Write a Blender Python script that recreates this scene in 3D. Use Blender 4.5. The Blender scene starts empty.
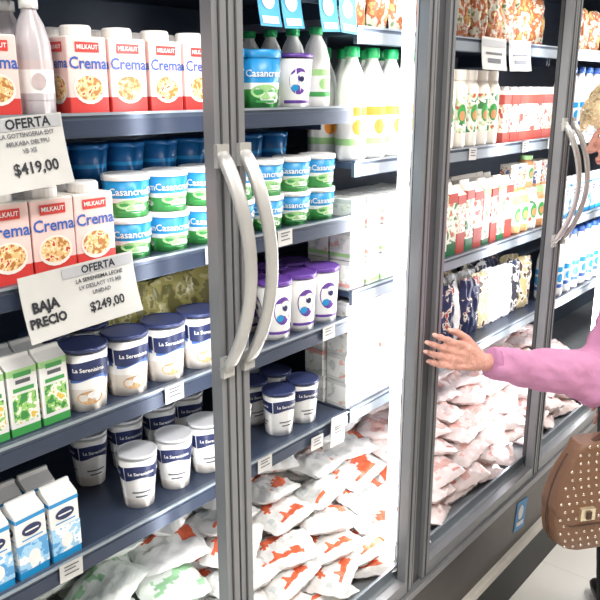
import bpy, math, random, time
from mathutils import Vector, Matrix, noise
random.seed(7)
scene=bpy.context.scene
COL=scene.collection
scene.view_settings.view_transform='Standard'
V=Vector
def lin(c):
    c=c/255.0
    return c/12.92 if c<=0.04045 else ((c+0.055)/1.055)**2.4
_m={}
def M(name,rgb,rough=.45,metal=0,emit=0,var=.08,nscale=18,bump=0,bscale=60,spec=.5):
    if name in _m: return _m[name]
    m=bpy.data.materials.new(name); m.use_nodes=True
    nt=m.node_tree; b=nt.nodes['Principled BSDF']
    c=[lin(v) for v in rgb]
    tc=nt.nodes.new('ShaderNodeTexCoord'); n=nt.nodes.new('ShaderNodeTexNoise'); n.inputs['Scale'].default_value=nscale
    nt.links.new(tc.outputs['Object'],n.inputs['Vector'])
    r=nt.nodes.new('ShaderNodeValToRGB')
    r.color_ramp.elements[0].position=.3; r.color_ramp.elements[1].position=.7
    r.color_ramp.elements[0].color=[v*(1-var) for v in c]+[1]
    r.color_ramp.elements[1].color=[min(1,v*(1+var*.5)) for v in c]+[1]
    nt.links.new(n.outputs['Fac'],r.inputs['Fac']); nt.links.new(r.outputs['Color'],b.inputs['Base Color'])
    b.inputs['Roughness'].default_value=rough; b.inputs['Metallic'].default_value=metal
    b.inputs['Specular IOR Level'].default_value=spec
    if emit:
        b.inputs['Emission Color'].default_value=c+[1]; b.inputs['Emission Strength'].default_value=emit
    if bump:
        n2=nt.nodes.new('ShaderNodeTexNoise'); n2.inputs['Scale'].default_value=bscale; n2.inputs['Detail'].default_value=4
        nt.links.new(tc.outputs['Object'],n2.inputs['Vector'])
        bp=nt.nodes.new('ShaderNodeBump'); bp.inputs['Strength'].default_value=bump; bp.inputs['Distance'].default_value=.01
        nt.links.new(n2.outputs['Fac'],bp.inputs['Height']); nt.links.new(bp.outputs['Normal'],b.inputs['Normal'])
    _m[name]=m; return m
def M2(name,stops,scale=12,rough=.3,bump=.25,detail=2,stretch=(1,1,1)):
    """noise-printed plastic film: colour stops [(pos,rgb)]"""
    if name in _m: return _m[name]
    m=bpy.data.materials.new(name); m.use_nodes=True
    nt=m.node_tree; b=nt.nodes['Principled BSDF']
    tc=nt.nodes.new('ShaderNodeTexCoord'); mp=nt.nodes.new('ShaderNodeMapping'); mp.inputs['Scale'].default_value=stretch
    oi=nt.nodes.new('ShaderNodeObjectInfo'); 
    n=nt.nodes.new('ShaderNodeTexNoise'); n.noise_dimensions='4D'; n.inputs['Scale'].default_value=scale; n.inputs['Detail'].default_value=detail
    ml=nt.nodes.new('ShaderNodeMath'); ml.operation='MULTIPLY'; ml.inputs[1].default_value=37
    nt.links.new(oi.outputs['Random'],ml.inputs[0]); nt.links.new(ml.outputs[0],n.inputs['W'])
    nt.links.new(tc.outputs['Object'],mp.inputs['Vector']); nt.links.new(mp.outputs['Vector'],n.inputs['Vector'])
    r=nt.nodes.new('ShaderNodeValToRGB'); r.color_ramp.interpolation='CONSTANT'
    els=r.color_ramp.elements
    els[0].position=0; els[0].color=[lin(v) for v in stops[0][1]]+[1]
    els[1].position=stops[1][0]; els[1].color=[lin(v) for v in stops[1][1]]+[1]
    for p,c in stops[2:]:
        e=els.new(p); e.color=[lin(v) for v in c]+[1]
    nt.links.new(n.outputs['Fac'],r.inputs['Fac']); nt.links.new(r.outputs['Color'],b.inputs['Base Color'])
    b.inputs['Roughness'].default_value=rough
    n2=nt.nodes.new('ShaderNodeTexNoise'); n2.inputs['Scale'].default_value=28; n2.inputs['Detail'].default_value=5
    nt.links.new(tc.outputs['Object'],n2.inputs['Vector'])
    bp=nt.nodes.new('ShaderNodeBump'); bp.inputs['Strength'].default_value=bump; bp.inputs['Distance'].default_value=.01
    nt.links.new(n2.outputs['Fac'],bp.inputs['Height']); nt.links.new(bp.outputs['Normal'],b.inputs['Normal'])
    _m[name]=m; return m

_txt={}
def textgeo(s,size,bold=.018):
    k=(s,size,bold)
    if k in _txt: return _txt[k]
    cu=bpy.data.curves.new('t','FONT'); cu.body=s; cu.size=size; cu.align_x='CENTER'; cu.align_y='CENTER'; cu.resolution_u=2
    cu.offset=size*bold
    o=bpy.data.objects.new('t',cu)
    me=o.to_mesh()
    vs=[(v.co.x,v.co.y) for v in me.vertices]; fs=[tuple(p.vertices) for p in me.polygons]
    o.to_mesh_clear()
    bpy.data.objects.remove(o); bpy.data.curves.remove(cu)
    _txt[k]=(vs,fs); return _txt[k]

class MB:
    def __init__(s): s.v=[];s.f=[];s.mi=[];s.sm=[];s.mats=[]
    def m(s,mat):
        if mat not in s.mats: s.mats.append(mat)
        return s.mats.index(mat)
    def add(s,vs,fs,mat,smooth=False):
        o=len(s.v); s.v+= [tuple(v) for v in vs]; i=s.m(mat)
        for f in fs: s.f.append(tuple(a+o for a in f)); s.mi.append(i); s.sm.append(smooth)
    def box(s,a,b,mat):
        x0,y0,z0=a;x1,y1,z1=b
        s.add([(x0,y0,z0),(x1,y0,z0),(x1,y1,z0),(x0,y1,z0),(x0,y0,z1),(x1,y0,z1),(x1,y1,z1),(x0,y1,z1)],
          [(0,3,2,1),(4,5,6,7),(0,1,5,4),(1,2,6,5),(2,3,7,6),(3,0,4,7)],mat)
    def loft(s,rings,mats,seg=3,smooth=False,bot=None,top=None,off=(0,0,0)):
        """rings: (w,d,r,z[,cx,cy])"""
        n=4*(seg+1); o=len(s.v)
        for R in rings:
            w,d,r,z=R[:4]; cx,cy=(R[4],R[5]) if len(R)>4 else (0,0)
            r=min(r,w/2,d/2)
            for q,(sx,sy) in enumerate([(1,1),(-1,1),(-1,-1),(1,-1)]):
                for k in range(seg+1):
                    a=math.pi/2*(q+k/seg)
                    s.v.append((off[0]+cx+sx*(w/2-r)+r*math.cos(a),off[1]+cy+sy*(d/2-r)+r*math.sin(a),off[2]+z))
        for i in range(len(rings)-1):
            mi=s.m(mats[i] if isinstance(mats,(list,tuple)) else mats)
            for k in range(n):
                a=o+i*n+k;b=o+i*n+(k+1)%n
                s.f.append((a,b,b+n,a+n)); s.mi.append(mi); s.sm.append(smooth)
        if bot: s.f.append(tuple(o+k for k in reversed(range(n)))); s.mi.append(s.m(bot)); s.sm.append(False)
        if top: s.f.append(tuple(o+(len(rings)-1)*n+k for k in range(n))); s.mi.append(s.m(top)); s.sm.append(False)
    def text(s,t,size,mat,fn,bold=.018):
        vs,fs=textgeo(t,size,bold); s.add([fn(x,y) for x,y in vs],fs,mat)
    def disc(s,rx,rz,mat,fn,n=18):
        vs=[fn(0,0)]+[fn(rx*math.cos(2*math.pi*k/n),rz*math.sin(2*math.pi*k/n)) for k in range(n)]
        s.add(vs,[(0,1+k,1+(k+1)%n) for k in range(n)],mat)
    def quad(s,x0,z0,x1,z1,mat,fn,n=6):
        vs=[];fs=[]
        for k in range(n+1):
            x=x0+(x1-x0)*k/n; vs+=[fn(x,z0),fn(x,z1)]
        for k in range(n): fs.append((2*k,2*k+2,2*k+3,2*k+1))
        s.add(vs,fs,mat)
    def cap(s,p0,p1,r0,r1,mat,c0=True,c1=True,n=12,k=4):
        p0=V(p0);p1=V(p1);ax=(p1-p0)
        if ax.length<1e-6: ax=V((0,0,1e-4))
        a=ax.normalized(); u=a.orthogonal().normalized(); w=a.cross(u)
        rg=[]
        if c0:
            for i in range(1,k+1):
                t=math.pi/2*i/k; rg.append((p0-a*r0*math.cos(t),r0*math.sin(t)))
        else: rg.append((p0,r0))
        if c1:
            for i in range(0,k):
                t=math.pi/2*i/k; rg.append((p1+a*r1*math.sin(t),r1*math.cos(t)))
        else: rg.append((p1,r1))
        vs=[];fs=[]
        for c,r in rg:
            for j in range(n):
                t=2*math.pi*j/n; vs.append(c+(u*math.cos(t)+w*math.sin(t))*r)
        for i in range(len(rg)-1):
            for j in range(n): fs.append((i*n+j,i*n+(j+1)%n,(i+1)*n+(j+1)%n,(i+1)*n+j))
        if c0:
            vs.append(p0-a*r0); q=len(vs)-1
            for j in range(n): fs.append((q,(j+1)%n,j))
        else: fs.append(tuple(reversed(range(n))))
        b=(len(rg)-1)*n
        if c1:
            vs.append(p1+a*r1); q=len(vs)-1
            for j in range(n): fs.append((q,b+j,b+(j+1)%n))
        else: fs.append(tuple(b+j for j in range(n)))
        s.add(vs,fs,mat,True)
    def ell(s,c,ax,mat,n=16,k=10):
        c=V(c);A,B,C=[V(a) for a in ax]
        vs=[c-C];fs=[]
        for i in range(1,k):
            t=-math.pi/2+math.pi*i/k
            for j in range(n):
                p=2*math.pi*j/n
                vs.append(c+A*math.cos(t)*math.cos(p)+B*math.cos(t)*math.sin(p)+C*math.sin(t))
        vs.append(c+C)
        flip=A.cross(B).dot(C)<0
        for j in range(n): fs.append((0,1+(j+1)%n,1+j))
        for i in range(k-2):
            for j in range(n):
                a=1+i*n+j;b=1+i*n+(j+1)%n; fs.append((a,b,b+n,a+n))
        q=len(vs)-1;b0=1+(k-2)*n
        for j in range(n): fs.append((q,b0+j,b0+(j+1)%n))
        if flip: fs=[tuple(reversed(f)) for f in fs]
        s.add(vs,fs,mat,True)
    def sweep(s,pts,wd,side,mat,smooth=True):
        pts=[V(p) for p in pts]; side=V(side).normalized(); n=10; vs=[];fs=[]
        for i,p in enumerate(pts):
            t=(pts[min(i+1,len(pts)-1)]-pts[max(i-1,0)]).normalized()
            nn=t.cross(side).normalized()
            for j in range(n):
                a=2*math.pi*j/n
                cx=abs(math.cos(a))**.6*(1 if math.cos(a)>0 else -1); cy=abs(math.sin(a))**.6*(1 if math.sin(a)>0 else -1)
                vs.append(p+side*wd[i][0]*cx+nn*wd[i][1]*cy)
        for i in range(len(pts)-1):
            for j in range(n): fs.append((i*n+j,i*n+(j+1)%n,(i+1)*n+(j+1)%n,(i+1)*n+j))
        fs.append(tuple(reversed(range(n)))); b=(len(pts)-1)*n; fs.append(tuple(b+j for j in range(n)))
        s.add(vs,fs,mat,smooth)
    def build(s,name,parent=None,link=True,org=(0,0,0)):
        me=bpy.data.meshes.new(name)
        o0=V(org)
        me.from_pydata([V(v)-o0 for v in s.v],[],s.f)
        for m in s.mats: me.materials.append(m)
        for p,i,sm in zip(me.polygons,s.mi,s.sm): p.material_index=i; p.use_smooth=sm
        me.update()
        o=bpy.data.objects.new(name,me)
        if link: COL.objects.link(o)
        if parent: o.parent=parent
        return o
def tag(o,label,cat,group=None,kind=None):
    o["label"]=label; o["category"]=cat
    if group: o["group"]=group
    if kind: o["kind"]=kind
def place(T,loc,rz=0,sc=1,label=None,cat=None,group=None,tilt=(0,0)):
    root,kids=T
    o=root.copy(); COL.objects.link(o)
    o.location=loc; o.rotation_euler=(tilt[0],tilt[1],rz); o.scale=(sc,sc,sc) if not isinstance(sc,tuple) else sc
    for k in kids:
        c=k.copy(); c.parent=o; COL.objects.link(c)
    tag(o,label or root["label"],cat or root["category"],group)
    return o
def remesh(o,vox,it=6,fac=.5):
    m=o.modifiers.new('r','REMESH'); m.mode='VOXEL'; m.voxel_size=vox; m.use_smooth_shade=True
    s=o.modifiers.new('s','SMOOTH'); s.factor=fac; s.iterations=it
    bpy.context.view_layer.update()
    me=bpy.data.meshes.new_from_object(o.evaluated_get(bpy.context.evaluated_depsgraph_get()))
    old=o.data; mats=[x for x in old.materials]
    o.modifiers.clear(); o.data=me
    me.materials.clear()
    for x in mats[:1]: me.materials.append(x)
    for p in me.polygons: p.material_index=0; p.use_smooth=True
    return o
# ------------------------------------------------------------ person first
skin=M('skin',(226,168,152),.5,var=.2,nscale=34,bump=.7,bscale=90)
knit=M('mauve_knit',(200,138,176),.85,var=.08,bump=.6,bscale=26)
trou=M('black_trousers',(18,18,22),.8,bump=.3,bscale=20)
hairm=M('blonde_hair',(240,220,182),.65,var=.25,nscale=30)
nailm=M('nail',(236,190,176),.25)
Z=V((0,0,1))
C=V((2.22,-.325,0)); f=V((-.246,.97,0)).normalized(); l=V((-.97,-.246,0)).normalized()
def P(a,b,z): return C+f*a+l*b+Z*z
def hand(mb,W,d,s,p,bends,nails):
    def pt(a,b,c): return W+d*a+s*b+p*c
    fing=[(.029,.070,.07,bends[0]),(.010,.078,.01,bends[1]),(-.009,.072,-.05,bends[2]),(-.027,.056,-.13,bends[3])]
    mb.cap(W-d*.05,W+d*.012,.022,.019,skin); mb.cap(pt(.0,.008,0),pt(.02,.01,0),.017,.016,skin); mb.cap(pt(0,-.008,0),pt(.02,-.01,0),.017,.016,skin)
    tips=[]
    for b0,ln,sp,bd in fing:
        K=pt(.084,b0,-.003); mb.cap(pt(.012,b0*.5,0),K,.0138,.0098,skin)
        mb.cap(pt(.03,b0*.6,.006),pt(.075,b0*.9,.006),.012,.009,skin)
        mb.cap(pt(.03,b0*.6,-.011),pt(.082,b0,-.0085),.0035,.0045,skin)
        mb.cap(K-p*.003,K-p*.003+d*.002,.0106,.0106,skin)
        th=0; q=K; rr=[.0084,.0077,.0070,.0058]
        for i,fr in enumerate((.45,.30,.25)):
            th+=bd[i]; dr=(d*math.cos(sp)+s*math.sin(sp))*math.cos(th)+p*math.sin(th)
            nq=q+dr*ln*fr; mb.cap(q,nq,rr[i],rr[i+1],skin)
            if i<2: mb.cap(nq-dr*.002,nq+dr*.002,rr[i+1]+.0016,rr[i+1]+.0016,skin)
            q=nq
        up_=(-p*math.cos(th)+(d*math.cos(sp)+s*math.sin(sp))*math.sin(th)); sd=dr.cross(up_)
        nails.append((q-dr*.001+up_*.0049,dr*.0056,sd*.0042,up_*.0014)); tips.append(q)
    mb.cap(pt(.008,.016,.006),pt(.045,.030,.010),.016,.0125,skin)
    T=[pt(.018,.024,.008),pt(.052,.044,.010),pt(.080,.052,.014),pt(.102,.052,.022)]
    for i,(r0,r1) in enumerate(((.0130,.0105),(.0104,.0092),(.0092,.0070))): mb.cap(T[i],T[i+1],r0,r1,skin)
    dr=(T[3]-T[2]).normalized(); up_=(-p-s*-.3); up_=(up_-dr*up_.dot(dr)).normalized()
    nails.append((T[3]+up_*.0060,dr*.0064,dr.cross(up_)*.0052,up_*.0016))
    return tips
d=V((-.856,.390,.340)).normalized(); s=(Z-d*Z.dot(d)).normalized(); p=d.cross(s).normalized()
if p.y<0: p=-p
bends=[(.04,.20,.25),(.12,.28,.30),(.18,.34,.34),(.26,.40,.38)]
tmp=MB(); tips=hand(tmp,V((0,0,0)),d,s,p,bends,[])
my=max(v[1] for v in tmp.v)
W=V((1.612,-.0225-my,1.012))
E=V((1.895,-.325,.944)); S=P(0,.155,1.23)
body=MB(); nails=[]
hand(body,W,d,s,p,bends,nails)
WE=(W-E).normalized()
body.cap(E,W-WE*.01,.042,.021,skin); body.cap(S,E,.05,.042,skin)
S2=P(0,-.155,1.25); E2=P(.0,-.20,.98); W2=P(.05,-.19,.74)
d2=(W2-E2).normalized(); p2=l.copy(); p2=(p2-d2*p2.dot(d2)).normalized(); s2=p2.cross(d2).normalized()
if s2.dot(f)<0: s2=-s2
hand(body,W2,d2,s2,p2,[(.2,.4,.3)]*4,nails)
body.cap(E2,W2-d2*.04,.042,.024,skin); body.cap(S2,E2,.05,.042,skin)
LO=V((-.055,-.05,0))
def leg(sg): return P(0,.085*sg,.86),P(.01,.085*sg,.47)+LO*.5,P(-.01,.085*sg,.08)+LO
fd=V((.62,.78,0)).normalized()
for sg in (1,-1):
    body.cap(P(0,.065*sg,.93),P(0,.08*sg,1.16),.10,.095,skin); body.cap(P(0,.155*sg,1.24),P(0,.03*sg,1.28),.05,.055,skin)
    a,b,c=leg(sg)
    body.cap(a,b,.085,.055,skin); body.cap(b,c,.05,.034,skin); body.cap(c-Z*.03,c+fd*.13-Z*.045,.032,.024,skin)
body.cap(P(0,-.06,.88),P(0,.06,.88),.10,.10,skin)
H=V((2.19,-.235,1.545))
body.cap(P(0,0,1.27),H+Z*-.06,.055,.052,skin)
hf=V((-.42,.90,0)).normalized(); hp=math.radians(12); hu=(Z*math.cos(hp)+hf*math.sin(hp)); hf=(hf*math.cos(hp)-Z*math.sin(hp)); hl=hu.cross(hf).normalized()
def Q(a,b,c): return H+hf*a+hl*b+hu*c
body.ell(Q(-.005,0,.02),(hf*.092,hl*.074,hu*.098),skin); body.ell(Q(.028,0,-.035),(hf*.066,hl*.060,hu*.082),skin)
body.ell(Q(.066,0,-.098),(hf*.026,hl*.030,hu*.022),skin); body.ell(Q(.04,0,-.088),(hf*.045,hl*.048,hu*.026),skin)
body.cap(Q(.090,0,.004),Q(.110,0,-.034),.008,.0125,skin)
for sg in (1,-1):
    body.ell(Q(.102,.011*sg,-.037),(hf*.011,hl*.008,hu*.007),skin)
    body.ell(Q(-.002,.073*sg,-.012),(hf*.017,hl*.008,hu*.030),skin)
    body.ell(Q(.066,.036*sg,-.035),(hf*.022,hl*.020,hu*.022),skin)
    body.cap(Q(.083,.014*sg,.022),Q(.070,.046*sg,.020),.009,.007,skin)
    body.ell(Q(.074,.030*sg,.000),(hf*.013,hl*.015,hu*.010),skin)
body.ell(Q(.093,0,-.064),(hf*.008,hl*.022,hu*.006),skin); body.ell(Q(.091,0,-.074),(hf*.009,hl*.019,hu*.006),skin)
base=C.copy()
person=body.build('person',org=base); person.location=base
remesh(person,.0033,3,.5)
tag(person,"woman in mauve sweater and black trousers reaching to the glass door","person")
def child(mb,name,par,b=base,label=None):
    o=mb.build(name,par,org=b)
    if label: o["label"]=label
    return o
for (c,a,b_,u) in nails:
    m=MB(); m.ell(c,(a,b_,u),nailm,10,6); child(m,'fingernail',person)
m=MB(); m.ell(Q(.0925,0,-.069),(hf*.0085,hl*.020,hu*.0065),M('lips',(196,104,104),.4)); child(m,'lips',person)
for sg in (1,-1):
    m=MB(); m.ell(Q(.0800,.030*sg,.000),(hf*.0095,hl*.0115,hu*.0055),M('eye_white',(240,238,234),.2)); m.ell(Q(.0868,.030*sg,0),(hf*.0035,hl*.005,hu*.0048),M('iris',(70,90,100),.2)); child(m,'eye',person)
    m=MB(); m.cap(Q(.091,.016*sg,.022),Q(.080,.045*sg,.023),.0028,.0016,hairm); child(m,'eyebrow',person)
sw=MB()
for sg in (1,-1):
    sw.cap(P(0,.065*sg,.86),P(0,.08*sg,1.16),.120,.112,knit,c0=False); sw.cap(P(0,.15*sg,1.235),P(0,.03*sg,1.29),.068,.070,knit)
    sw.cap(P(.03,.06*sg,1.15),P(.03,.06*sg,1.12),.10,.10,knit)
CE=W-WE*.030
mid=(E*.45+CE*.55)+V((0,0,-.006))
sw.cap(S,E,.074,.072,knit); sw.cap(E,mid,.072,.053,knit); sw.cap(mid,CE,.053,.038,knit,c1=False)
sw.cap(E+V((-.04,.01,-.015)),E+V((.04,-.02,-.015)),.056,.056,knit)
sw.cap(S2,E2,.068,.060,knit); sw.cap(E2,W2-d2*.02,.060,.040,knit,c1=False)
sw.cap(P(0,0,1.28),P(-.002,0,1.36),.075,.066,knit,c1=False)
so=child(sw,'sweater',person); remesh(so,.005,6,.5)
for v in so.data.vertices:
    w=v.co+base
    n=noise.noise(V((w.x*22+w.z*14,w.y*12,w.z*18)))+.35*noise.noise(V((w.x*50,w.y*24,w.z*30)))
    v.co+=v.normal*.011*n
cf=MB()
ax=(CE-mid).normalized()
cf.cap(CE-ax*.014,CE+ax*.003,.0385,.0365,M('mauve_cuff',(188,126,166),.85,bump=.4,bscale=120),c0=False,c1=False,n=24)
co=child(cf,'cuff',person)
tb=MB()
for sg in (1,-1):
    a,b,c=leg(sg)
    tb.cap(a,b,.108,.078,trou); tb.cap(b,c,.078,.074,trou,c1=False)
tb.cap(P(0,-.07,.90),P(0,.07,.90),.112,.112,trou)
remesh(child(tb,'trousers',person),.006,5,.5)
for sg in (1,-1):
    sh=MB(); o_=leg(sg)[2]; o_=V((o_.x,o_.y,0)); sd_=fd.cross(Z)
    sh.ell(o_+fd*.05+Z*.035,(fd*.13,sd_*.045,Z*.034),M('shoe_black',(24,22,24),.4)); sh.ell(o_+fd*-.02+Z*.06,(fd*.06,sd_*.042,Z*.05),M('shoe_black',(24,22,24),.4))
    so_=child(sh,'shoe',person); remesh(so_,.004,3,.5)
hr=MB(); hr.ell(Q(-.018,0,.030),(hf*.102,hl*.092,hu*.104),hairm,24,16); hr.ell(Q(-.055,0,-.02),(hf*.062,hl*.084,hu*.082),hairm)
hr.ell(Q(.054,0,.062),(hf*.060,hl*.078,hu*.050),hairm)
random.seed(3)
for i in range(1500):
    th=random.uniform(0,2*math.pi); ph=random.uniform(-.5,1.5)
    dx=math.cos(ph)*math.cos(th); dy=math.cos(ph)*math.sin(th); dz=math.sin(ph)
    if dx>.35 and dz<.12: continue
    ff=.026 if (dx>.2) else 0
    st=Q(-.018+dx*(.100+ff),dy*.090,.034+dz*.104); nrm=(hf*dx+hl*dy+hu*dz)
    flow=(-hu*1.0+hf*(.6 if dx>.1 else -.2)+hl*(.35*(1 if dy>0 else -1))+V((random.uniform(-.9,.9),random.uniform(-.9,.9),random.uniform(-.4,.4))))
    flow=(flow-nrm*flow.dot(nrm)).normalized(); sdv=flow.cross(nrm)*random.uniform(-1,1)
    r=random.uniform(.0014,.0028); L=random.uniform(.010,.016); q=st
    for k in range(5):
        nq=q+(flow*math.cos(k*.5)+sdv*math.sin(k*.7))*L+nrm*(.011-.005*k)
        hr.cap(q,nq,r*(1-.12*k),r*(1-.12*(k+1)),hairm,c0=False,c1=False,n=5,k=2); q=nq
child(hr,'hair',person)
random.seed(7)

# ------------------------------------------------------------ materials
white=M('white_plastic',(238,238,236),.35)
offw=M('cream_white',(234,228,218),.4)
red=M('carton_red',(206,62,58),.4)
pink=M('carton_pink',(238,204,198),.4)
blue=M('logo_blue',(52,96,176),.4)
navy=M('navy',(38,48,92),.35)
purple=M('purple',(104,66,158),.35)
sky=M('tub_sky_blue',(38,146,206),.35)
dsky=M('tub_blue',(24,92,150),.35)
green=M('leaf_green',(70,160,84),.4)
dgreen=M('deep_green',(40,110,70),.4)
lgreen=M('pale_green',(160,206,140),.4)
orange=M('label_orange',(236,150,60),.4)
brown=M('cereal_brown',(206,168,124),.6,var=.35,nscale=140)
bowl=M2('muesli_print',[(0,(176,116,60)),(.45,(226,186,126)),(.55,(244,222,180)),(.62,(196,60,50))],scale=130,rough=.5,bump=0)
beige=M('yogurt_beige',(222,216,208),.4)
capgreen=M('cap_green',(30,168,96),.35)
capw=M('cap_white',(236,232,228),.35)
alu=M('aluminium',(144,146,150),.38,.4,var=.05,nscale=6)
alud=M('aluminium_dark',(88,90,94),.4,.5,var=.05)
rubber=M('black_gasket',(46,48,52),.6)
steel=M('shelf_slate',(54,64,84),.35,.3)
railm=M('rail_slate',(80,92,110),.3,.3)
raill=M('rail_light',(152,162,172),.3,.4)
inner=M('cabinet_liner',(70,84,106),.4,.1)
basep=M('base_panel',(80,74,72),.35,.5)
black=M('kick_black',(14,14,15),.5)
handm=M('handle_silver',(196,196,194),.3,.4)
paper=M('tag_paper',(200,200,197),.5)
ink=M('ink',(34,36,44),.6)
inkg=M('ink_grey',(94,96,102),.6)
skyt=M('tag_light_blue',(70,178,222),.5)
led=M('led_tube',(255,252,248),.4,emit=7,var=0)

# ------------------------------------------------------------ room
def struct(name,a,b,mat):
    m=MB(); m.box(a,b,mat); o=m.build(name); o["kind"]="structure"; return o
def tilemat():
    m=bpy.data.materials.new('floor_tile'); m.use_nodes=True; nt=m.node_tree; b=nt.nodes['Principled BSDF']
    tc=nt.nodes.new('ShaderNodeTexCoord'); br=nt.nodes.new('ShaderNodeTexBrick'); br.offset=0
    br.inputs['Color1'].default_value=(.82,.81,.77,1);br.inputs['Color2'].default_value=(.84,.83,.79,1);br.inputs['Mortar'].default_value=(.70,.68,.64,1)
    br.inputs['Scale'].default_value=1; br.inputs['Brick Width'].default_value=.6;br.inputs['Row Height'].default_value=.6;br.inputs['Mortar Size'].default_value=.002
    nt.links.new(tc.outputs['Object'],br.inputs['Vector']); nt.links.new(br.outputs['Color'],b.inputs['Base Color']); b.inputs['Roughness'].default_value=.3
    return m
struct('floor',(-4,-4,-.05),(9,1.0,0),tilemat())
struct('ceiling',(-4,-4,3.2),(9,1.0,3.25),M('ceiling_white',(225,225,222),.8))
struct('wall_back',(-4,.80,0),(9,.9,3.2),M('wall_grey',(190,190,186),.8))
struct('wall_front',(-4,-4.0,0),(9,-3.9,3.2),M('wall_beige',(190,176,158),.8,var=.3,nscale=1.5))
struct('wall_left',(-4,-3.9,0),(-3.9,.8,3.2),M('wall_grey',(190,190,186),.8))
struct('wall_right',(8.9,-3.9,0),(9,.8,3.2),M('wall_grey',(190,190,186),.8))
pan=M('light_panel',(255,250,240),.5,emit=5,var=0)
for i,x in enumerate((-1.5,.8,3.1,5.4)):
    for y in (-.95,-2.6):
        m=MB(); m.box((-.6,-.09,-.03),(.6,.09,-.012),pan); 
        fr=MB(); fr.box((-.63,-.12,-.02),(.63,-.09,0),alu); fr.box((-.63,.09,-.02),(.63,.12,0),alu); fr.box((-.63,-.09,-.012),(.63,.09,0),alu)
        o=fr.build('ceiling_light'); o.location=(x,y,3.2)
        d_=m.build('light_diffuser',o)
        tag(o,"long white fluorescent ceiling light fixture above the aisle","ceiling light","aisle ceiling lights")

# ------------------------------------------------------------ cabinet
cab=bpy.data.objects.new('refrigerated_display_cabinet',None); COL.objects.link(cab); cab.location=(0,0,0)
tag(cab,"long glass-door supermarket dairy refrigerator with silver frames","refrigerator")
X0,X1=-.55,4.95
m=MB(); m.box((X0,.56,.36),(X1,.60,2.1),inner); m.build('back_panel',cab)
m=MB(); m.box((X0,.03,2.02),(X1,.60,2.1),inner); m.box((X0,-.02,2.0),(X1,.03,2.2),alud); m.box((X0,.03,2.1),(X1,.6,2.2),alud); m.build('canopy',cab)
m=MB(); m.box((X0,.0,.39),(X1,.56,.425),M('deck_grey',(150,156,160),.4,.3)); m.box((X0,.018,.425),(X1,.026,.455),raill); m.build('bottom_deck',cab)
m=MB(); m.box((X0,-.02,.185),(X1,.0,.372),basep); m.box((X0,0,.165),(X1,.6,.39),basep); m.build('base_panel',cab)
m=MB(); m.box((X0,-.03,.372),(X1,.0,.392),alu); m.build('door_sill',cab)
pale=M('bumper_pale',(208,204,196),.4)
m=MB(); m.loft([(X1-X0,.03,.01,.155),(X1-X0,.04,.01,.160),(X1-X0,.04,.01,.180),(X1-X0,.03,.01,.185)],pale,bot=pale,top=pale,off=((X0+X1)/2,-.02,0)); m.build('bumper_rail',cab)
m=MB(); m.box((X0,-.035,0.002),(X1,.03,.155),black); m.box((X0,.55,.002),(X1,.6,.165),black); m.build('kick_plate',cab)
m=MB(); m.box((X0-.04,-.02,.004),(X0,.6,2.2),alud); m.build('end_panel',cab)
m=MB(); m.box((X1,-.02,.004),(X1+.04,.6,2.2),alud); m.build('end_panel',cab)
doors=[(-.49,.165,'R'),(.17,.8625,'R'),(.8675,1.490,'L'),(1.546,2.283,'R'),(2.288,2.94,'L'),(3.05,3.70,'R'),(3.705,4.36,'L')]
ZB,ZT=.395,1.995
for di,(a,b,hs) in enumerate(doors):
    st=.031
    m=MB()
    for (p_,q_) in ((a,a+st),(b-st,b)):
        m.box((p_,-.022,ZB),(q_,.002,ZT),alu)
        m.box((p_+.012,-.0245,ZB+.004),(p_+.015,-.022,ZT-.004),alud)
        m.box((p_+.006,.002,ZB+.005),(q_-.006,.008,ZT-.005),rubber)
    m.box((a+st,-.022,ZB),(b-st,.002,ZB+.036),alu); m.box((a+st,-.022,ZT-.04),(b-st,.002,ZT),alu)
    m.box((a+st,.002,ZB+.004),(b-st,.008,ZB+.03),rubber)
    dd=m.build('door',cab)
    far=.012 if a>1.5 else .002
    hx=b-.019-far if hs=='R' else a+.022+far
    h=MB(); pts=[];wd=[]
    z0,z1=1.195,1.555
    N=22
    for i in range(N+1):
        t=i/N; z=z0+(z1-z0)*t
        y=-.022-.062*(math.sin(math.pi*t)**.75)
        e=abs(2*t-1)
        pts.append((hx,y,z)); wd.append((.0125+.001*e**2,.0055+.002*e))
    h.sweep(pts,wd,(1,0,0),handm)
    for z in (z0+.006,z1-.006): h.box((hx-.013,-.03,z-.018),(hx+.013,-.022,z+.018),handm)
    h.build('handle',dd)
for (a,b) in ((1.493,1.543),(2.943,3.047)):
    m=MB(); m.box((a,-.012,.392),(b,.03,2.0),alud); m.box((a+.012,-.015,.392),(a+.018,-.012,2.0),alu); m.build('centre_post',cab)
for x in (.165,.865,2.285,3.7):
    m=MB(); m.box((x-.012,.010,.392),(x+.012,.024,2.0),alud); m.build('mullion',cab)
for x in (1.482,1.556,2.935,3.06,3.67):
    w_=.009 if x==1.482 else .005
    m=MB(); m.box((x-w_,.032,.46),(x+w_,.052,1.97),led); m.build('led_strip',cab)

def shelf(xa,xb,z,cab=cab,light=False):
    m=MB(); m.box((xa,.125,z-.014),(xb,.54,z),steel)
    for x in (xa+.003,xb-.006): m.box((x-.002,.20,z-.05),(x+.002,.54,z-.014),steel)
    s=m.build('shelf',cab)
    r=MB(); r.box((xa,.116,z-.032),(xb,.125,z+.005),railm); r.box((xa,.1145,z-.030),(xb,.116,z-.006),raill if light else steel)
    r.box((xa,.112,z+.001),(xb,.118,z+.005),raill)
    r.build('price_rail',s)
B1=[1.845,1.61,1.37,1.13,.89]; B2=[1.775,1.49,1.19,.89]
for z in B1: shelf(.0,1.385,z); shelf(-.54,-.01,z)
for z in B2: shelf(1.395,2.64,z,light=True); shelf(2.65,4.4,z,light=True)
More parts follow.
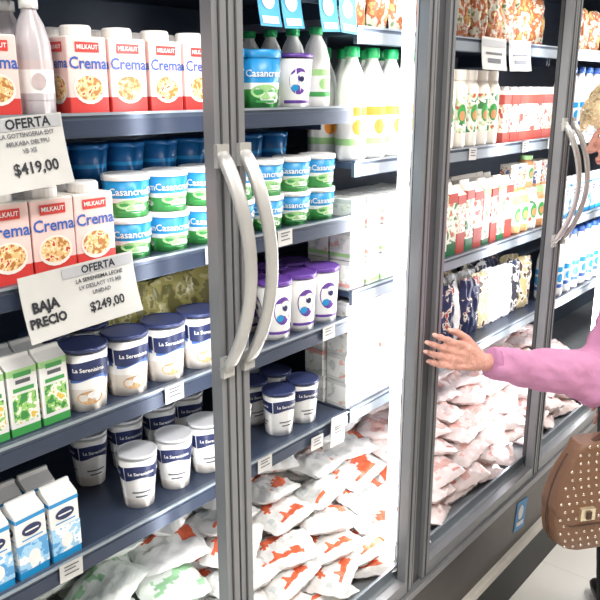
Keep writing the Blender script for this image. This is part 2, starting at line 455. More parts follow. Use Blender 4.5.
# ------------------------------------------------------------ product templates
def cyl(rad,a0,z0,taper=0):
    return lambda x,z:((rad+taper*z)*math.cos(a0+x/rad),(rad+taper*z)*math.sin(a0+x/rad),z0+z)
AF=-math.pi/2-.35
def T_(root,kids,label,cat):
    root["label"]=label; root["category"]=cat
    for k in kids: k.parent=root
    return (root,kids)
def faces_box(w,d,e=.0006):
    return [lambda x0,z0:(lambda x,z:(x0+x,-d/2-e,z0+z)), lambda x0,z0:(lambda x,z:(-w/2-e,-(x0+x),z0+z))]
def carton_crema():
    w,d=.068,.058; m=MB()
    m.loft([(w,d,.002,0),(w,d,.002,.026),(w,d,.002,.110),(w-.003,d-.003,.002,.112)],[red,pink,offw],bot=red,top=offw)
    L=MB()
    for F,hw in zip(faces_box(w,d),(w/2,d/2)):
        L.disc(hw*.80,.022,offw,F(0,.038)); L.disc(hw*.70,.018,bowl,lambda x,z,F=F:tuple(V(F(0,.039)(x,z))*1.0003))
    for F,hw in zip(faces_box(w,d,.001),(w/2,d/2)):
        L.text('Crema',hw*.70,blue,F(0,.074)); L.quad(-hw*.6,.090,hw*.6,.104,red,F(0,0)); 
    for F,hw in zip(faces_box(w,d,.0013),(w/2,d/2)): L.text('MILKAUT',hw*.26,white,F(0,.097))
    c=MB(); c.loft([(.044,.044,.022,.112),(.046,.046,.023,.114),(.046,.046,.023,.125),(.041,.041,.0205,.128)],capw,seg=6,smooth=False,top=white,bot=capw,off=(0,-.003,0))
    return T_(m.build('cream_carton',link=False),[L.build('printed_label',link=False),c.build('cap',link=False)],"red and pale pink cream carton with white screw cap","carton")
def tub(bodymats,lidm,label,txt=None,tcol=white,r=.037,h=.066,name='cream_cheese_tub',bands=(.0,.38,.50,1),deco=None,tsize=.0155,lidh=.14,tap=.86):
    m=MB(); rb=r*tap
    def R(t): return (rb+(r-rb)*t)
    zs=[b*h*.9 for b in bands]
    rings=[(2*R(b),2*R(b),R(b),z) for b,z in zip(bands,zs)]
    m.loft(rings,bodymats,seg=6,smooth=True,bot=bodymats[0],top=bodymats[-1])
    l=MB(); q=r*1.03
    l.loft([(2*q,2*q,q,h*(1-lidh)),(2*q,2*q,q,h*.985),(2*q-.006,2*q-.006,q,h),(2*q-.008,2*q-.008,q,h*.985)],[lidm]*3,seg=6,smooth=True,bot=lidm,top=lidm)
    kids=[l.build('lid',link=False)]
    L=MB(); tp=(r-rb)/(h*.9)
    for a0 in (AF,AF-1.9,AF+1.7):
        zz=h*.60
        if deco: deco(L,cyl,R,a0,h,tp)
        if txt: L.text(txt,tsize,tcol,cyl(R(zz/(h*.9))+.0016,a0,zz,tp))
    if L.f: kids.append(L.build('printed_label',link=False))
    return T_(m.build(name,link=False),kids,label,"tub")
def deco_casan(L,cyl,R,a0,h,tp):
    s=h/.066
    f=cyl(R(.4)+.0007,a0,h*.30,tp); L.disc(.024*s**.5,h*.12,lgreen,f); 
    L.disc(.018*s**.5,h*.10,white,cyl(R(.2)+.001,a0+.25,h*.2,tp)); L.quad(-.02,h*.12,.02,h*.16,green,cyl(R(0.1)+.001,a0,h*0,tp))
def deco_purple(L,cyl,R,a0,h,tp):
    L.disc(.021,h*.24,purple,cyl(R(.5)+.0006,a0,h*.50,tp)); L.disc(.014,h*.13,white,cyl(R(.5)+.0012,a0+.14,h*.54,tp)); L.disc(.008,h*.06,sky,cyl(R(.4)+.0014,a0-.2,h*.38,tp)); L.quad(-.03,-.002,.03,.004,purple,cyl(R(.12)+.0008,a0,h*.12,tp))
    L.disc(.006,h*.05,navy,cyl(R(.5)+.0018,a0+.14,h*.54,tp))
swb=M('swirl_blue',(70,110,180),.4)
def wavy(L,mat,R,z0,z1,amp,h,tp,e,a0,half=.92,ph=0):
    n=18; vs=[];fs=[]
    for k in range(n+1):
        u=-half+2*half*k/n; a=a0+u
        for zz in (z0+amp*math.sin(u*3+ph),z1+amp*.6*math.sin(u*3+ph+.6)):
            rr=R(zz/(h*.9))+e; vs.append((rr*math.cos(a),rr*math.sin(a),zz))
    for k in range(n): fs.append((2*k,2*k+2,2*k+3,2*k+1))
    L.add(vs,fs,mat,True)
def deco_navy(L,cyl,R,a0,h,tp):
    wavy(L,swb,R,h*.50,h*.60,.004,h,tp,.0005,a0,.85,.7); wavy(L,navy,R,h*.54,h*.80,.004,h,tp,.0009,a0)
    L.text('La Serenisima',.0100,white,cyl(R(.72)+.0024,a0,h*.67,tp))
    L.disc(.022,h*.11,brown,cyl(R(.2)+.0008,a0,h*.22,tp)); L.disc(.012,h*.06,white,cyl(R(.2)+.0016,a0+.2,h*.26,tp))
def deco_navy2(L,cyl,R,a0,h,tp):
    wavy(L,navy,R,h*.56,h*.80,.004,h,tp,.0009,a0,.92,1.5)
    L.text('La Serenisima',.0094,white,cyl(R(.72)+.0026,a0,h*.68,tp)); L.quad(-.018,0,.018,.003,inkg,cyl(R(.3)+.0008,a0,h*.3,tp)); L.quad(-.012,0,.012,.003,inkg,cyl(R(.25)+.0008,a0,h*.22,tp))
lidn=M('lid_navy',(56,66,108),.3); lidg=M('lid_pale_grey',(206,208,212),.3)
CAS=tub([green,white,sky],white,"sky blue and green cream cheese tub","Casancrem",deco=deco_casan)
CASL=tub([green,white,sky],sky,"large sky blue and green cream cheese tub","Casancrem",deco=deco_casan,r=.047,h=.112,tsize=.0185)
CASD=tub([dsky,sky,dsky],dsky,"dark blue cream cheese tub with blue lid",None,deco=None)
PURT=tub([white,white,white],purple,"tall white yogurt pot with purple swirl and purple lid",deco=deco_purple,name='yogurt_tub',h=.125,r=.038,bands=(0,.12,.5,1),lidh=.08)
PURL=tub([white,white,white],purple,"large white yogurt pot with purple swirl",deco=deco_purple,name='yogurt_tub',h=.108,r=.046,bands=(0,.12,.5,1),lidh=.07,tap=.80)
NAV=tub([beige,beige,white,white],lidn,"white cereal yogurt cup with navy lid and wavy label",deco=deco_navy,name='yogurt_cup',h=.112,r=.0405,bands=(0,.2,.4,.66,1),lidh=.06,tap=.82)
NAV2=tub([beige,white,white,white],lidg,"cream white tapered yogurt cup with navy script label",deco=deco_navy2,name='yogurt_cup',h=.110,r=.037,bands=(0,.2,.5,.68,1),lidh=.05,tap=.76)
NAV3=tub([white,white,white,white],lidn,"white yogurt cup with navy lid and script label",deco=deco_navy2,name='yogurt_cup',h=.105,r=.038,bands=(0,.2,.5,.68,1),lidh=.06,tap=.82)
CRE=carton_crema()
def bottle(r,h,label,lab1,lab2,capm,body=white):
    m=MB(); 
    prof=[(0.9,0),(1,.03),(1,.12),(1,.5),(.97,.62),(.72,.78),(.42,.88),(.38,.93)]
    mats=[body]*7
    m.loft([(2*r*a,2*r*a,r*a,h*z) for a,z in prof],mats,seg=6,smooth=True,bot=body,top=body)
    c=MB(); q=r*.50
    c.loft([(2*q,2*q,q,h*.91),(2*q,2*q,q,h*.99),(2*q-.004,2*q-.004,q,h)],[capm]*2,seg=6,smooth=True,bot=capm,top=capm)
    L=MB(); q=r+.0006
    L.loft([(2*q,2*q,q,h*.14),(2*q,2*q,q,h*.20),(2*q,2*q,q,h*.40),(2*q,2*q,q,h*.48)],[lab2,white,lab1],seg=6,smooth=True)
    for a0 in (AF,AF-1.9,AF+1.6): L.disc(r*.4,h*.07,lab1,cyl(q+.0008,a0,h*.3))
    return T_(m.build('milk_bottle',link=False),[c.build('cap',link=False),L.build('printed_label',link=False)],label,"bottle")
BOTG=bottle(.036,.25,"white plastic milk bottle with green cap and orange label",orange,lgreen,capgreen)
BOTS=bottle(.030,.165,"small white milk bottle with green cap",lgreen,green,capgreen)
pgp=M('pale_grey_plastic',(190,184,188),.3)
BOTW=bottle(.027,.165,"pale grey drinking yogurt bottle with white cap",M('label_grey_pink',(200,184,184),.4),pgp,white,pgp)
BOTB=bottle(.036,.235,"white milk bottle with blue cap and blue label",sky,blue,blue)
def carton(w,d,h,base,bands,label,name='milk_carton',deco=None,gable=True,capm=None):
    m=MB(); hb=h*.86 if gable else h
    zs=[0]+[hb*b for b,_ in bands]; 
    m.loft([(w,d,.002,z) for z in zs],[c for _,c in bands],bot=base,top=None if gable else base)
    if gable: m.loft([(w,d,.002,hb),(w,.010,.002,h*.95),(w,.006,.002,h)],base,top=base)
    kids=[]; L=MB()
    for F,hw in zip(faces_box(w,d),(w/2,d/2)):
        if deco: deco(L,F,hw,hb)
    if L.f: kids.append(L.build('printed_label',link=False))
    if capm:
        c=MB(); c.loft([(.02,.02,.01,h*.88),(.02,.02,.01,h*1.0)],capm,seg=3,bot=capm,top=capm,off=(0,-d*.25,0)); kids.append(c.build('cap',link=False))
    return T_(m.build(name,link=False),kids,label,"carton")
def up(F,a,b,k=1.0006): return lambda x,z:tuple(c*k for c in F(a,b)(x,z)[:2])+(F(a,b)(x,z)[2],)
leafp=M2('leaf_print',[(0,(60,140,70)),(.46,(150,200,110)),(.54,(236,240,226)),(.62,(226,190,80))],scale=70,bump=0)
splp=M2('splash_print',[(0,(90,160,214)),(.42,(160,206,236)),(.52,(240,244,246)),(.62,(120,180,226))],scale=48,bump=0)
def dg(L,F,hw,h):
    L.quad(-hw*.8,h*.18,hw*.8,h*.62,leafp,F(0,0)); L.quad(-hw*.7,h*.66,hw*.7,h*.72,green,up(F,0,0,1.01)); L.quad(-hw*.5,h*.78,hw*.5,h*.84,inkg,F(0,0)); L.quad(-hw*.6,h*.88,hw*.6,h*.95,green,F(0,0))
def db(L,F,hw,h):
    L.quad(-hw,h*.12,hw,h*.55,splp,F(0,0)); L.disc(hw*.66,h*.09,navy,F(0,h*.74)); L.quad(-hw*.45,h*.725,hw*.45,h*.75,white,up(F,0,0,1.02)); L.disc(hw*.4,h*.12,white,up(F,0,h*.3,1.02)); L.quad(-hw*.7,h*.60,hw*.7,h*.62,sky,F(0,0)); L.quad(-hw,h*.90,hw,h*.96,sky,F(0,0))
CGR=carton(.050,.046,.125,white,[(.12,green),(.9,white),(1,lgreen)],"small white and green carton with leaf print",deco=dg)
CBL=carton(.054,.05,.13,white,[(.12,sky),(1,white)],"white and light blue milk carton",deco=db)
mred=M('muted_red',(186,74,64),.45); mor=M('muted_orange',(206,150,104),.45)
pk1=M2('print_red_cream',[(0,(196,84,74)),(.42,(236,228,218)),(.55,(214,150,110)),(.60,(238,232,224))],scale=45,bump=0)
pk2=M2('print_green_white',[(0,(70,130,84)),(.42,(234,236,228)),(.56,(186,206,160)),(.62,(200,96,84))],scale=45,bump=0)
pk3=M2('print_pink_white',[(0,(222,170,160)),(.45,(240,236,230)),(.58,(120,150,110))],scale=50,bump=0)
pk4=M2('print_mixed',[(0,(90,110,150)),(.42,(232,226,216)),(.52,(190,80,70)),(.58,(226,200,150))],scale=60,bump=0)
wpk=M2('print_white_pack',[(0,(200,206,202)),(.40,(236,236,234)),(.59,(214,226,208)),(.63,(230,176,170))],scale=40,bump=.5)
CRED=carton(.052,.052,.15,offw,[(.22,mred),(.8,pk1),(1,mred)],"cream and red juice carton",capm=white)
CRG=carton(.048,.050,.19,offw,[(.2,dgreen),(.85,pk2),(1,mred)],"tall green, white and red printed carton")
CWG=carton(.048,.050,.185,offw,[(.1,dgreen),(.9,pk3),(1,lgreen)],"tall pink and white printed carton")
CMR=carton(.048,.050,.18,offw,[(.35,mred),(.85,pk1),(1,mred)],"tall red and cream printed carton")
CMX=carton(.054,.05,.10,offw,[(.1,mor),(.9,pk4),(1,offw)],"cream carton with mixed colour print",gable=False)
greyw=M('pack_edge_grey',(210,212,210),.4); lred=M('pack_soft_red',(226,166,160),.4)
WB=[carton(.06,.06,.070,white,[(.1,greyw),(.22,lgreen if k else lred),(.85,wpk),(1,greyw)],"small white dairy pack with printed label",name='dairy_box',gable=False) for k in (0,1)]
WR=[carton(.064,.064,.066,white,[(.12,greyw),(.85,wpk),(1,lred if k else greyw)],"small white dessert pack with red print",name='dairy_box',gable=False) for k in (0,1)]
def jar(label,bm,lm,lid,h=.125):
    m=MB(); r=.030
    m.loft([(2*r*a,2*r*a,r*a,z*h) for a,z in ((.9,0),(1,.04),(1,.2),(1,.7),(.98,.78),(.75,.88))],[bm,bm,lm,bm,bm],seg=6,smooth=True,bot=bm,top=bm)
    c=MB(); q=r*.82; c.loft([(2*q,2*q,q,h*.87),(2*q,2*q,q,h)],lid,seg=6,bot=lid,top=lid)
    L=MB()
    for a0 in (AF,AF-1.9): L.disc(.014,.022,green,cyl(r+.001,a0,h*.45)); L.disc(.009,.012,mor,cyl(r+.0016,a0,h*.42))
    return T_(m.build('jar',link=False),[c.build('lid',link=False),L.build('printed_label',link=False)],label,"jar")
JW=jar("cream jar with green label and white lid",offw,pk2,white)
JO=jar("orange and white jar with green emblem",mor,offw,lgreen)
JT=jar("tall cream jar with green label",offw,pk2,offw,.19)
def pillow(w,d,t,matf,name,label,cat,seed=0,upright=False,prt=None,prt2=None,thr=.27):
    m=MB(); nx,ny=22,15
    def thick(u,v): return t/2*max(0,(1-abs(u)**3))**.7*max(0,(1-abs(v)**2.6))**.65
    for sgn in (1,-1):
        vs=[]
        for i in range(nx+1):
            for j in range(ny+1):
                u=-1+2*i/nx;v=-1+2*j/ny
                n1=.7*noise.noise(V((u*2.3+seed,v*2.3,sgn*1.7+seed)))+.6*noise.noise(V((u*6+seed,v*6,sgn*1.7+seed)))
                x=u*w/2*(1-.06*abs(v)**3)*(1-.05*(1-abs(v))*abs(u))+.004*noise.noise(V((v*3,seed,0))); y=v*d/2*(1-.06*abs(u)**3)+.004*noise.noise(V((u*3,seed,4)))
                z=sgn*thick(u,v)*(1+.5*n1)+.006*noise.noise(V((u*4,v*4,seed)))
                if upright: vs.append((x,z,y+d/2))
                else: vs.append((x,y,z+t*.5))
        base_=len(m.v); m.v+=vs
        for i in range(nx):
            for j in range(ny):
                a=i*(ny+1)+j; q=(a,a+ny+1,a+ny+2,a+1)
                if (sgn<0)!=upright: q=tuple(reversed(q))
                uc=-1+2*(i+.5)/nx; vc=-1+2*(j+.5)/ny
                mt=matf
                if prt and abs(uc)<.84 and abs(vc)<.8:
                    k1=noise.noise(V((uc*1.5+seed*3.1,vc*1.9,seed*1.3)))+.22*noise.noise(V((uc*5,vc*5,seed)))
                    if k1>thr: mt=prt
                    elif prt2 and k1<-.42: mt=prt2
                m.f.append(tuple(b+base_ for b in q)); m.mi.append(m.m(mt)); m.sm.append(True)
    r=m.build(name,link=False); r["label"]=label; r["category"]=cat
    return (r,[])
def film(n_,c): return M(n_,c,.2,bump=.7,bscale=26,var=.06)
fw=film('film_white',(226,226,224)); fgw=film('film_greenish_white',(216,222,216)); fpw=film('film_pinkish_white',(236,222,220))
fo=M('film_orange_red',(224,108,74),.2,bump=.7,bscale=26,var=.2,nscale=60); fg=M('film_green',(150,196,154),.2,bump=.7,bscale=26); fp=M('film_pink',(232,186,178),.2,bump=.7,bscale=26,var=.15); fgr=film('film_grey_print',(196,202,202)); frd=M('film_soft_red',(218,144,132),.2,bump=.7,bscale=26)
bagY=M2('film_yellow_orange',[(0,(222,190,120)),(.42,(206,120,76)),(.52,(236,228,208)),(.64,(120,150,100))],scale=40,detail=3)
PO=[pillow(.168,.125,.048,fw,'plastic_bag',"white plastic milk sachet with orange-red print",'bag',s,prt=fo,prt2=fgr) for s in (1,2,5,7,11)]
PG=[pillow(.168,.125,.048,fgw,'plastic_bag',"white plastic sachet with faint green print",'bag',s,prt=fg) for s in (3,6)]
PP=[pillow(.165,.125,.048,fpw,'plastic_bag',"white plastic sachet with pale pink print",'bag',s,prt=fp,prt2=frd if s==8 else None,thr=.15) for s in (4,8,13)]
PC=[pillow(.085,.165,.026,M2('film_'+n_,st_,scale=34,detail=3),'snack_packet',"upright printed packet, mostly "+n_.replace('_',' '),'packet',s,True) for s,(n_,st_) in enumerate((('navy',[(0,(44,52,86)),(.56,(214,206,196)),(.60,(170,72,66))]),('white',[(0,(222,218,210)),(.50,(60,80,130)),(.56,(190,90,80))]),('dark_grey',[(0,(60,60,70)),(.50,(226,220,212)),(.56,(60,70,100))]),('pale_yellow',[(0,(206,190,140)),(.5,(232,226,210)),(.56,(90,70,60))])))]
PY=[pillow(.09,.15,.035,bagY,'snack_packet',"yellow and orange upright packet",'packet',s,True) for s in (1,4)]
PL=[pillow(.11,.115,.03,M2('film_olive',[(0,(120,116,70)),(.44,(168,160,96)),(.56,(200,194,146)),(.62,(140,134,78))],scale=45,detail=3),'cheese_packet',"dull olive yellow cheese packet standing upright",'packet',3,True)]

def rj(a=.12): return random.uniform(-a,a)
def row(T,xs,z,y0=.165,rows=2,dy=.08,stack=1,h=0,group='',sc=1,jit=.15,lean=0):
    for r in range(rows):
        for x in xs:
            a=rj(jit)
            for k in range(stack):
                t=T[random.randrange(len(T))] if isinstance(T,list) else T
                place(t,(x,y0+dy*r,z+k*h),a if k==0 else a+rj(.1),sc,group=group,tilt=(-lean*random.random(),0))
e_=.0005
# bay one
row(CRE,[.572],B1[1]+e_,rows=2,dy=.07,group="cream cartons on the upper shelf",jit=.03)
row(BOTW,[.645],B1[1]+e_,y0=.16,rows=4,dy=.062,group="drinking yogurt bottles",jit=.1,sc=1.0)
row(CRE,[.722,.799,.876,.953],B1[1]+e_,rows=3,dy=.07,group="cream cartons on the upper shelf",jit=.05,sc=1.03)
row(CASL,[1.035,1.138],B1[1]+e_,y0=.172,rows=2,dy=.10,group="cream cheese tubs on the upper shelf",jit=.1)
row(PURL,[1.240],B1[1]+e_,y0=.172,rows=2,dy=.10,group="yogurt pots on the upper shelf")
row(BOTS,[1.335],B1[1]+e_,y0=.18,rows=4,dy=.065,group="small milk bottles")
row(CRE,[.562,.638,.713],B1[2]+e_,rows=2,dy=.07,group="cream cartons on the second shelf",jit=.015,sc=1.08)
row(CAS,[.805,.892,.979,1.066,1.153,1.240,1.327],B1[2]+e_,y0=.170,rows=1,stack=2,h=.0715,group="cream cheese tubs on the second shelf",sc=1.08,jit=.25)
row(CASD,[.56,.64,.72,.80,.881,.962,1.043,1.124,1.205,1.286],B1[2]+e_,y0=.27,rows=1,stack=3,h=.0625,group="blue tubs at the back of the second shelf",jit=.2,sc=(1.02,1.02,.94))
row(CGR,[.512,.566,.620],B1[3]+e_,rows=2,dy=.06,group="green cartons on the third shelf",jit=.05)
row(NAV,[.692,.779,.866,.953,1.040],B1[3]+e_,rows=1,dy=.09,group="cereal yogurt cups",jit=.15)
row(NAV,[.68,.765],B1[3]+e_,y0=.26,rows=1,group="cereal yogurt cups",jit=.15)
row(PL,[.87,.98,1.09],B1[3]+e_,y0=.26,rows=3,dy=.07,group="cheese packets at the back of the third shelf",jit=.2,sc=1.4)
row(PURT,[1.174,1.258,1.342],B1[3]+e_,rows=2,dy=.085,group="purple yogurt pots on the third shelf",jit=.1,sc=1.04)
row(CBL,[.485,.547,.609],B1[4]+e_,y0=.155,rows=2,dy=.065,group="milk cartons on the fourth shelf",jit=.06)
row(NAV2,[.80,.89,.975,1.06],B1[4]+e_,y0=.18,rows=1,group="yogurt cups on the fourth shelf",jit=.2)
row(NAV2,[.79,.88,.97,1.05],B1[4]+e_,y0=.32,rows=1,dy=.09,group="yogurt cups on the fourth shelf",jit=.2)
row(NAV3,[1.205,1.29],B1[4]+e_,y0=.18,rows=3,dy=.085,group="yogurt cups on the fourth shelf",jit=.1)
# bay two
row(BOTG,[1.445,1.525,1.605,1.685],B2[1]+e_,rows=2,dy=.08,group="large milk bottles",jit=.1)
row(WB,[1.43+.066*i for i in range(5)],B2[2]+e_,y0=.158,rows=2,dy=.066,stack=3,h=.0725,group="stacked white dairy packs",jit=.1)
row(WR,[1.432+.07*i for i in range(5)],B2[3]+e_,y0=.16,rows=2,dy=.07,stack=4,h=.0685,group="stacked dessert packs",jit=.1)
row(PY,[1.46+.10*i for i in range(11)],B2[0]+e_,y0=.18,rows=1,group="packets on the top shelf",jit=.2)
row(JT,[1.80+.066*i for i in range(6)],B2[1]+e_,rows=2,dy=.07,group="jars",sc=1.1)
row(CRED,[2.21+.06*i for i in range(7)],B2[1]+e_,rows=2,dy=.06,group="red cartons",jit=.08,sc=1.1)
row([CRG,CWG,CMR],[1.80+.053*i for i in range(10)],B2[2]+e_,rows=2,dy=.06,group="tall printed cartons",jit=.1,sc=1.08)
row([JO,JW],[2.35+.064*i for i in range(5)],B2[2]+e_,rows=2,dy=.07,group="jars",sc=1.1)
row([CMX,JO],[2.35+.064*i for i in range(5)],B2[2]+.1385,y0=.18,rows=1,group="printed cartons",jit=.2,sc=.85)
row(PC,[1.80+.080*i for i in range(10)],B2[3]+e_,y0=.18,rows=4,dy=.05,group="mixed printed packets",jit=.45,sc=1.15,lean=.2)
# bay three
row(BOTB,[2.70+.08*i for i in range(10)],B2[1]+e_,rows=1,group="blue capped milk bottles")
row(CBL,[2.70+.07*i for i in range(10)],B2[2]+e_,rows=1,group="milk cartons in the far bay",sc=1.1)
row(BOTB,[2.70+.08*i for i in range(10)],B2[3]+e_,rows=1,group="blue capped milk bottles")
row(PY,[2.75+.12*i for i in range(7)],B2[0]+e_,y0=.18,rows=1,group="packets on the top shelf",jit=.2)
# bag pile on the deck
for lay in range(8):
    rows={0:(.105,.23,.355),1:(.105,.23,.355),2:(.13,.255,.38),3:(.17,.295,.42),4:(.23,.355,.47),5:(.29,.41),6:(.35,.46),7:(.43,)}[lay]
    for yi,y in enumerate(rows):
        x=.42+.04*lay+.05*yi
        while x<3.0:
            T=random.choice(PG if x<.95 else PO if x<1.72 else PP)
            place(T,(x+rj(.018),y+rj(.01),.430+lay*.042),rj(.6)+(math.pi if random.random()<.5 else 0),(1,1,1),group="plastic bags piled in the bottom deck",tilt=(rj(.16),rj(.2)))
            x+=.168
# ------------------------------------------------------------ signs
def sign(name,label,x,z,w,h,rot,content,y=.106,mat=paper,curl=.0):
    m=MB()
    def B(a,b,e): return (a,-e-curl*((.5-b/h)**2)-curl*.5*(a/w)**2,b)
    nx,nz=8,8
    for e,fl_ in ((.0014,False),(.0004,True)):
        vs=[B(-w/2+w*i/nx,-h/2+h*j/nz,e) for i in range(nx+1) for j in range(nz+1)]
        fs=[(i*(nz+1)+j,(i+1)*(nz+1)+j,(i+1)*(nz+1)+j+1,i*(nz+1)+j+1) for i in range(nx) for j in range(nz)]
        m.add(vs,[tuple(reversed(q)) for q in fs] if fl_ else fs,mat,True)
    content(m,lambda x0,z0:(lambda a,b:B(x0+a,z0+b,.0024)))
    o=m.build(name); o.location=(x,y,z); o.rotation_euler=(0,rot,0); tag(o,label,"price sign"); return o
bandg=M('sign_band_grey',(174,176,180),.6)
def c1(m,F):
    m.quad(-.062,.032,.062,.048,bandg,F(0,0))
    F3=lambda a,b:(lambda p,q:tuple(V(F(a,b)(p,q))+V((0,-.0006,0))))
    m.text('OFERTA',.019,ink,F3(0.01,.040),.025); m.text('LA GOTTINGERIA EXT',.0085,inkg,F3(0.006,.025)); m.text('MILKABA DELTPU',.0085,inkg,F3(0.006,.014)); m.text('VB X5',.0085,inkg,F3(0.006,.003)); m.text('$419,00',.022,ink,F3(.010,-.021),.022)
sign('price_sign',"white offer price sign reading 419,00 on the shelf edge",.585,1.563,.130,.100,-.07,c1,curl=.012)
def c2(m,F):
    m.quad(-.03,.030,.10,.046,bandg,F(0,0))
    F3=lambda a,b:(lambda p,q:tuple(V(F(a,b)(p,q))+V((0,-.0006,0))))
    m.text('OFERTA',.017,ink,F3(.035,.038),.025); m.text('LA SERENISIMA LECHE',.0088,ink,F3(.035,.022)); m.text('LV DESLACT 175 MB',.0088,inkg,F3(.035,.011)); m.text('UNIDAD',.0088,inkg,F3(.035,0)); m.text('$249,00',.020,ink,F3(.04,-.022),.022)
    m.text('BAJA',.021,ink,F3(-.066,.000),.045); m.text('PRECIO',.0185,ink,F3(-.066,-.022),.045)
sign('price_sign',"white low price offer sign reading 249,00 on the shelf edge",.656,1.343,.205,.098,-.04,c2,y=.1045,curl=.016)
def ct(m,F):
    for i,zz in enumerate((.009,.003,-.005)): m.quad(-.014,zz,.014-.006*(i%2),zz+.0025,inkg,F(0,0))
for (x,z) in ((.84,1.13-.012),(.60,.89-.012),(1.26,.89-.03),(1.08,.89-.012),(1.30,1.13-.012),(1.15,1.37-.012),(.95,1.37-.012)):
    sign('price_tag',"small white shelf price tag clipped to rail",x,z,.044,.032,rj(.05),ct,y=.1115)
def ch(m,F): 
    m.disc(.018,.018,white,F(0,.008)); m.quad(-.022,-.035,.022,-.022,white,F(0,0))
for x in (1.10,1.165,1.28,1.345):
    sign('hanging_tag',"light blue promotional tag hanging from shelf rail",x,1.80,.058,.080,rj(.08),ch,y=.1095,mat=skyt,curl=.01)
sign('price_tag',"white price tag hanging below shelf rail",1.335,.865,.055,.075,.05,ct,y=.108)
def c3(m,F):
    m.quad(-.07,.018,.07,.036,bandg,F(0,0)); m.text('OFERTA',.018,ink,F(0,.028)); m.quad(-.05,-.002,.05,.004,inkg,F(0,0)); m.quad(-.04,-.024,.04,-.012,inkg,F(0,0))
for x in (2.03,2.20): sign('price_sign',"white offer price sign hanging from rail",x,1.742,.15,.085,rj(.05),c3,y=.109,curl=.008)
for x in (1.95,2.3,2.5): sign('price_tag',"small white shelf price tag clipped to rail",x,1.475,.044,.032,rj(.05),ct,y=.1115)
m=MB(); m.loft([(.082,.002,.0008,-.052),(.082,.002,.0008,.052)],M('sticker_blue',(30,140,206),.4),seg=1,bot=skyt,top=skyt)
F=lambda a,b:(lambda p,q:(a+p,-.0016,b+q)); m.disc(.020,.025,white,F(-.005,.010)); m.quad(-.028,-.037,.026,-.022,white,F(0,0))
o=m.build('sticker'); o.location=(2.19,-.0215,.285); o.rotation_euler=(0,.15,0); tag(o,"blue sticker with white mark on the cabinet base panel","sticker")

# ------------------------------------------------------------ handbag
tan=M('tan_leather',(126,92,70),.45,bump=.2,bscale=120); tand=M('dark_tan_leather',(76,52,38),.5); gold=M('pale_gold_metal',(224,210,180),.25,.6); silver=M('stud_silver',(214,202,186),.22,.8)
bc=V((1.838,-.372,.518)); t_=V((.8,-.6,0)); ang=math.atan2(t_.y,t_.x)
def prof(z):
    pts=[(0,.100),(.03,.126),(.10,.147),(.3,.158),(.5,.157),(.7,.143),(.88,.118),(1,.098)]
    for (a,wa),(b,wb) in zip(pts,pts[1:]):
        if a<=z<=b: 
            q=(z-a)/(b-a); return wa+(wb-wa)*q
    return .098
Hh=.285
CZ=.39; CX=-.078
def dep(z): return .095*(1-.5*z)*(.75+.25*min(1,z*6))
bm=MB(); zs=[0,.02,.06,.12,.2,.3,.4,.5,.6,.7,.8,.9,.97,1]
bm.loft([(2*prof(z),dep(z),.018,z*Hh) for z in zs],tan,seg=4,smooth=True,bot=tand,top=tand)
bag=bm.build('handbag'); bag.location=bc; bag.rotation_euler=(0,0,ang)
tag(bag,"tan leather shoulder bag covered in silver studs with metal clasp","handbag")
fl=MB()
zs=[.275,.285,.32,.38,.45,.55,.65,.75,.85,.95,1.02]
fl.loft([((2*prof(min(1,z))+.006)*(.80 if z<.28 else .82 if z<.30 else .92 if z<.34 else .98 if z<.40 else 1.0),dep(min(1,z))+(.010 if z>.28 else .014),.018,z*Hh) for z in zs],[tand]+[tan]*9,seg=4,smooth=True,bot=tand,top=tan)
fl.build('flap',bag)
for sg in (-1,1):
    pi=MB(); pts=[(sg*(prof(z)+.001),0,z*Hh) for z in (.03,.1,.2,.3,.45,.6,.75,.9)]
    pi.sweep(pts,[(.004,.004)]*len(pts),(0,1,0),tand); pi.build('piping',bag)
cl=MB(); cy=-dep(CZ)/2-.012
cl.box((CX-.020,cy-.004,CZ*Hh-.016),(CX+.020,cy+.008,CZ*Hh+.016),gold); cl.box((CX-.006,cy-.010,CZ*Hh-.010),(CX+.006,cy-.004,CZ*Hh+.010),tand)
cl.build('clasp',bag)
sm=MB(); sm.ell((0,0,0),((.0044,0,0),(0,.0036,0),(0,0,.0044)),silver,10,6); stud=sm.build('stud',link=False)
cnt=0
for iz in range(14):
    z=.06+iz*.072
    if z>1: break
    hw=prof(z)-.010; n=max(3,int(2*hw/.021))
    for k in range(n+1):
        x=-hw+2*hw*k/n
        if iz%2: x+=hw/n
        if x>hw: continue
        if abs(x-CX)<.027 and abs(z-CZ)<.072: continue
        if cnt>=100 or x>.020: continue
        q=stud.copy(); COL.objects.link(q); q.parent=bag
        q.location=(x,-dep(z)/2-(.0055 if z>.30 else .0005)+(.002 if abs(x)>hw-.01 else 0),z*Hh); cnt+=1
tt=Matrix.Rotation(-ang,3,'Z')
def loc(p): q=tt@(V((p[0],p[1],0))-V((bc.x,bc.y,0))); return V((q.x,q.y,p[2]-bc.z))
sa=S+V((.005,0,.078))
ctrl=[V((-.075,0,Hh-.012)),V((-.045,-.010,Hh+.012)),loc((1.990,-.465,.95)),loc((2.035,-.450,1.15)),loc((sa.x-.01,sa.y-.055,sa.z-.03)),loc((sa.x,sa.y,sa.z)),loc((sa.x+.03,sa.y+.01,sa.z-.005)),loc((2.11,-.45,1.20)),loc((2.03,-.50,1.0)),V((.075,-.012,Hh+.04)),V((.075,0,Hh-.012))]
pts=[]
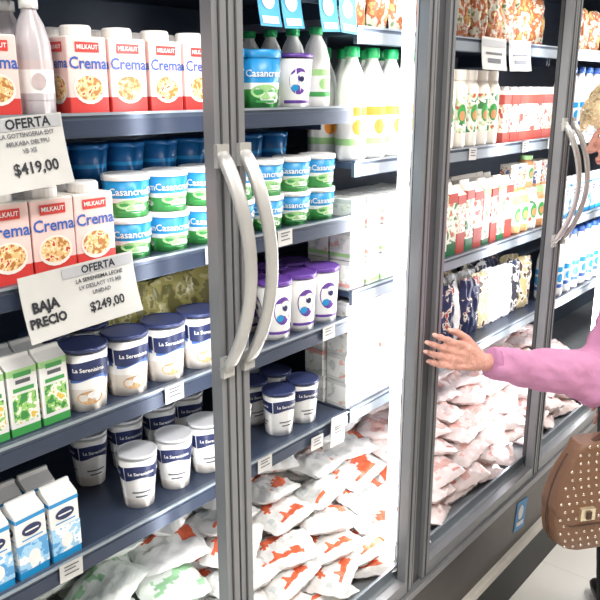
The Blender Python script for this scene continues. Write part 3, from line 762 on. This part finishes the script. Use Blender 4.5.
for i in range(len(ctrl)-1):
    p0=ctrl[max(i-1,0)];p1=ctrl[i];p2_=ctrl[i+1];p3=ctrl[min(i+2,len(ctrl)-1)]
    for k in range(4):
        t=k/4; pts.append(.5*((2*p1)+(p2_-p0)*t+(2*p0-5*p1+4*p2_-p3)*t*t+(3*p1-p0-3*p2_+p3)*t**3))
pts.append(ctrl[-1])
st=MB(); st.sweep(pts,[(.007,.0025)]*len(pts),(0,1,0.05),tand); st.build('strap',bag)

# ------------------------------------------------------------ lights
def area(name,loc,dirv,sx,sy,power,col=(1,1,1)):
    L=bpy.data.lights.new(name,'AREA'); L.shape='RECTANGLE'; L.size=sx; L.size_y=sy; L.energy=power; L.color=col
    o=bpy.data.objects.new(name,L); COL.objects.link(o); o.location=loc
    o.rotation_euler=V(dirv).to_track_quat('-Z','Y').to_euler(); return o
for x,sg,pw in ((.21,1,2.6),(.838,-1,1.5),(.892,1,1.8),(1.566,1,2.3),(2.24,-1,2.3),(2.33,1,3.2),(2.925,-1,3.6),(3.07,1,4)):
    area('led_lamp',(x,.06,1.2),(sg*.8,1,0),.02,1.5,pw,(.97,.98,1))
area('led_lamp',(1.466,.06,1.2),(-1,.6,0),.02,1.5,3.5,(1,.99,.97))
for x in (-1.5,.8,3.1,5.4):
    area('ceiling_lamp',(x,-1.3,3.12),(0,.2,-1),1.2,.3,48,(1,.96,.92))
w=bpy.data.worlds.new('world'); scene.world=w; w.use_nodes=True; w.node_tree.nodes['Background'].inputs[0].default_value=(.9,.95,1,1); w.node_tree.nodes['Background'].inputs[1].default_value=.3

# ------------------------------------------------------------ camera
cd=bpy.data.cameras.new('camera'); cam=bpy.data.objects.new('camera',cd); COL.objects.link(cam); scene.camera=cam
yaw=math.radians(39.6); pit=math.radians(15.6)
hd=V((math.cos(yaw),math.sin(yaw),0)); F_=hd*math.cos(pit)-Z*math.sin(pit); R_=V((math.sin(yaw),-math.cos(yaw),0)); U_=R_.cross(F_)
mt=Matrix((R_,U_,-F_)).transposed().to_4x4(); mt.translation=V((0,-.88,1.65)); cam.matrix_world=mt
cd.sensor_width=36; cd.lens=757/600*36; cd.clip_start=.02
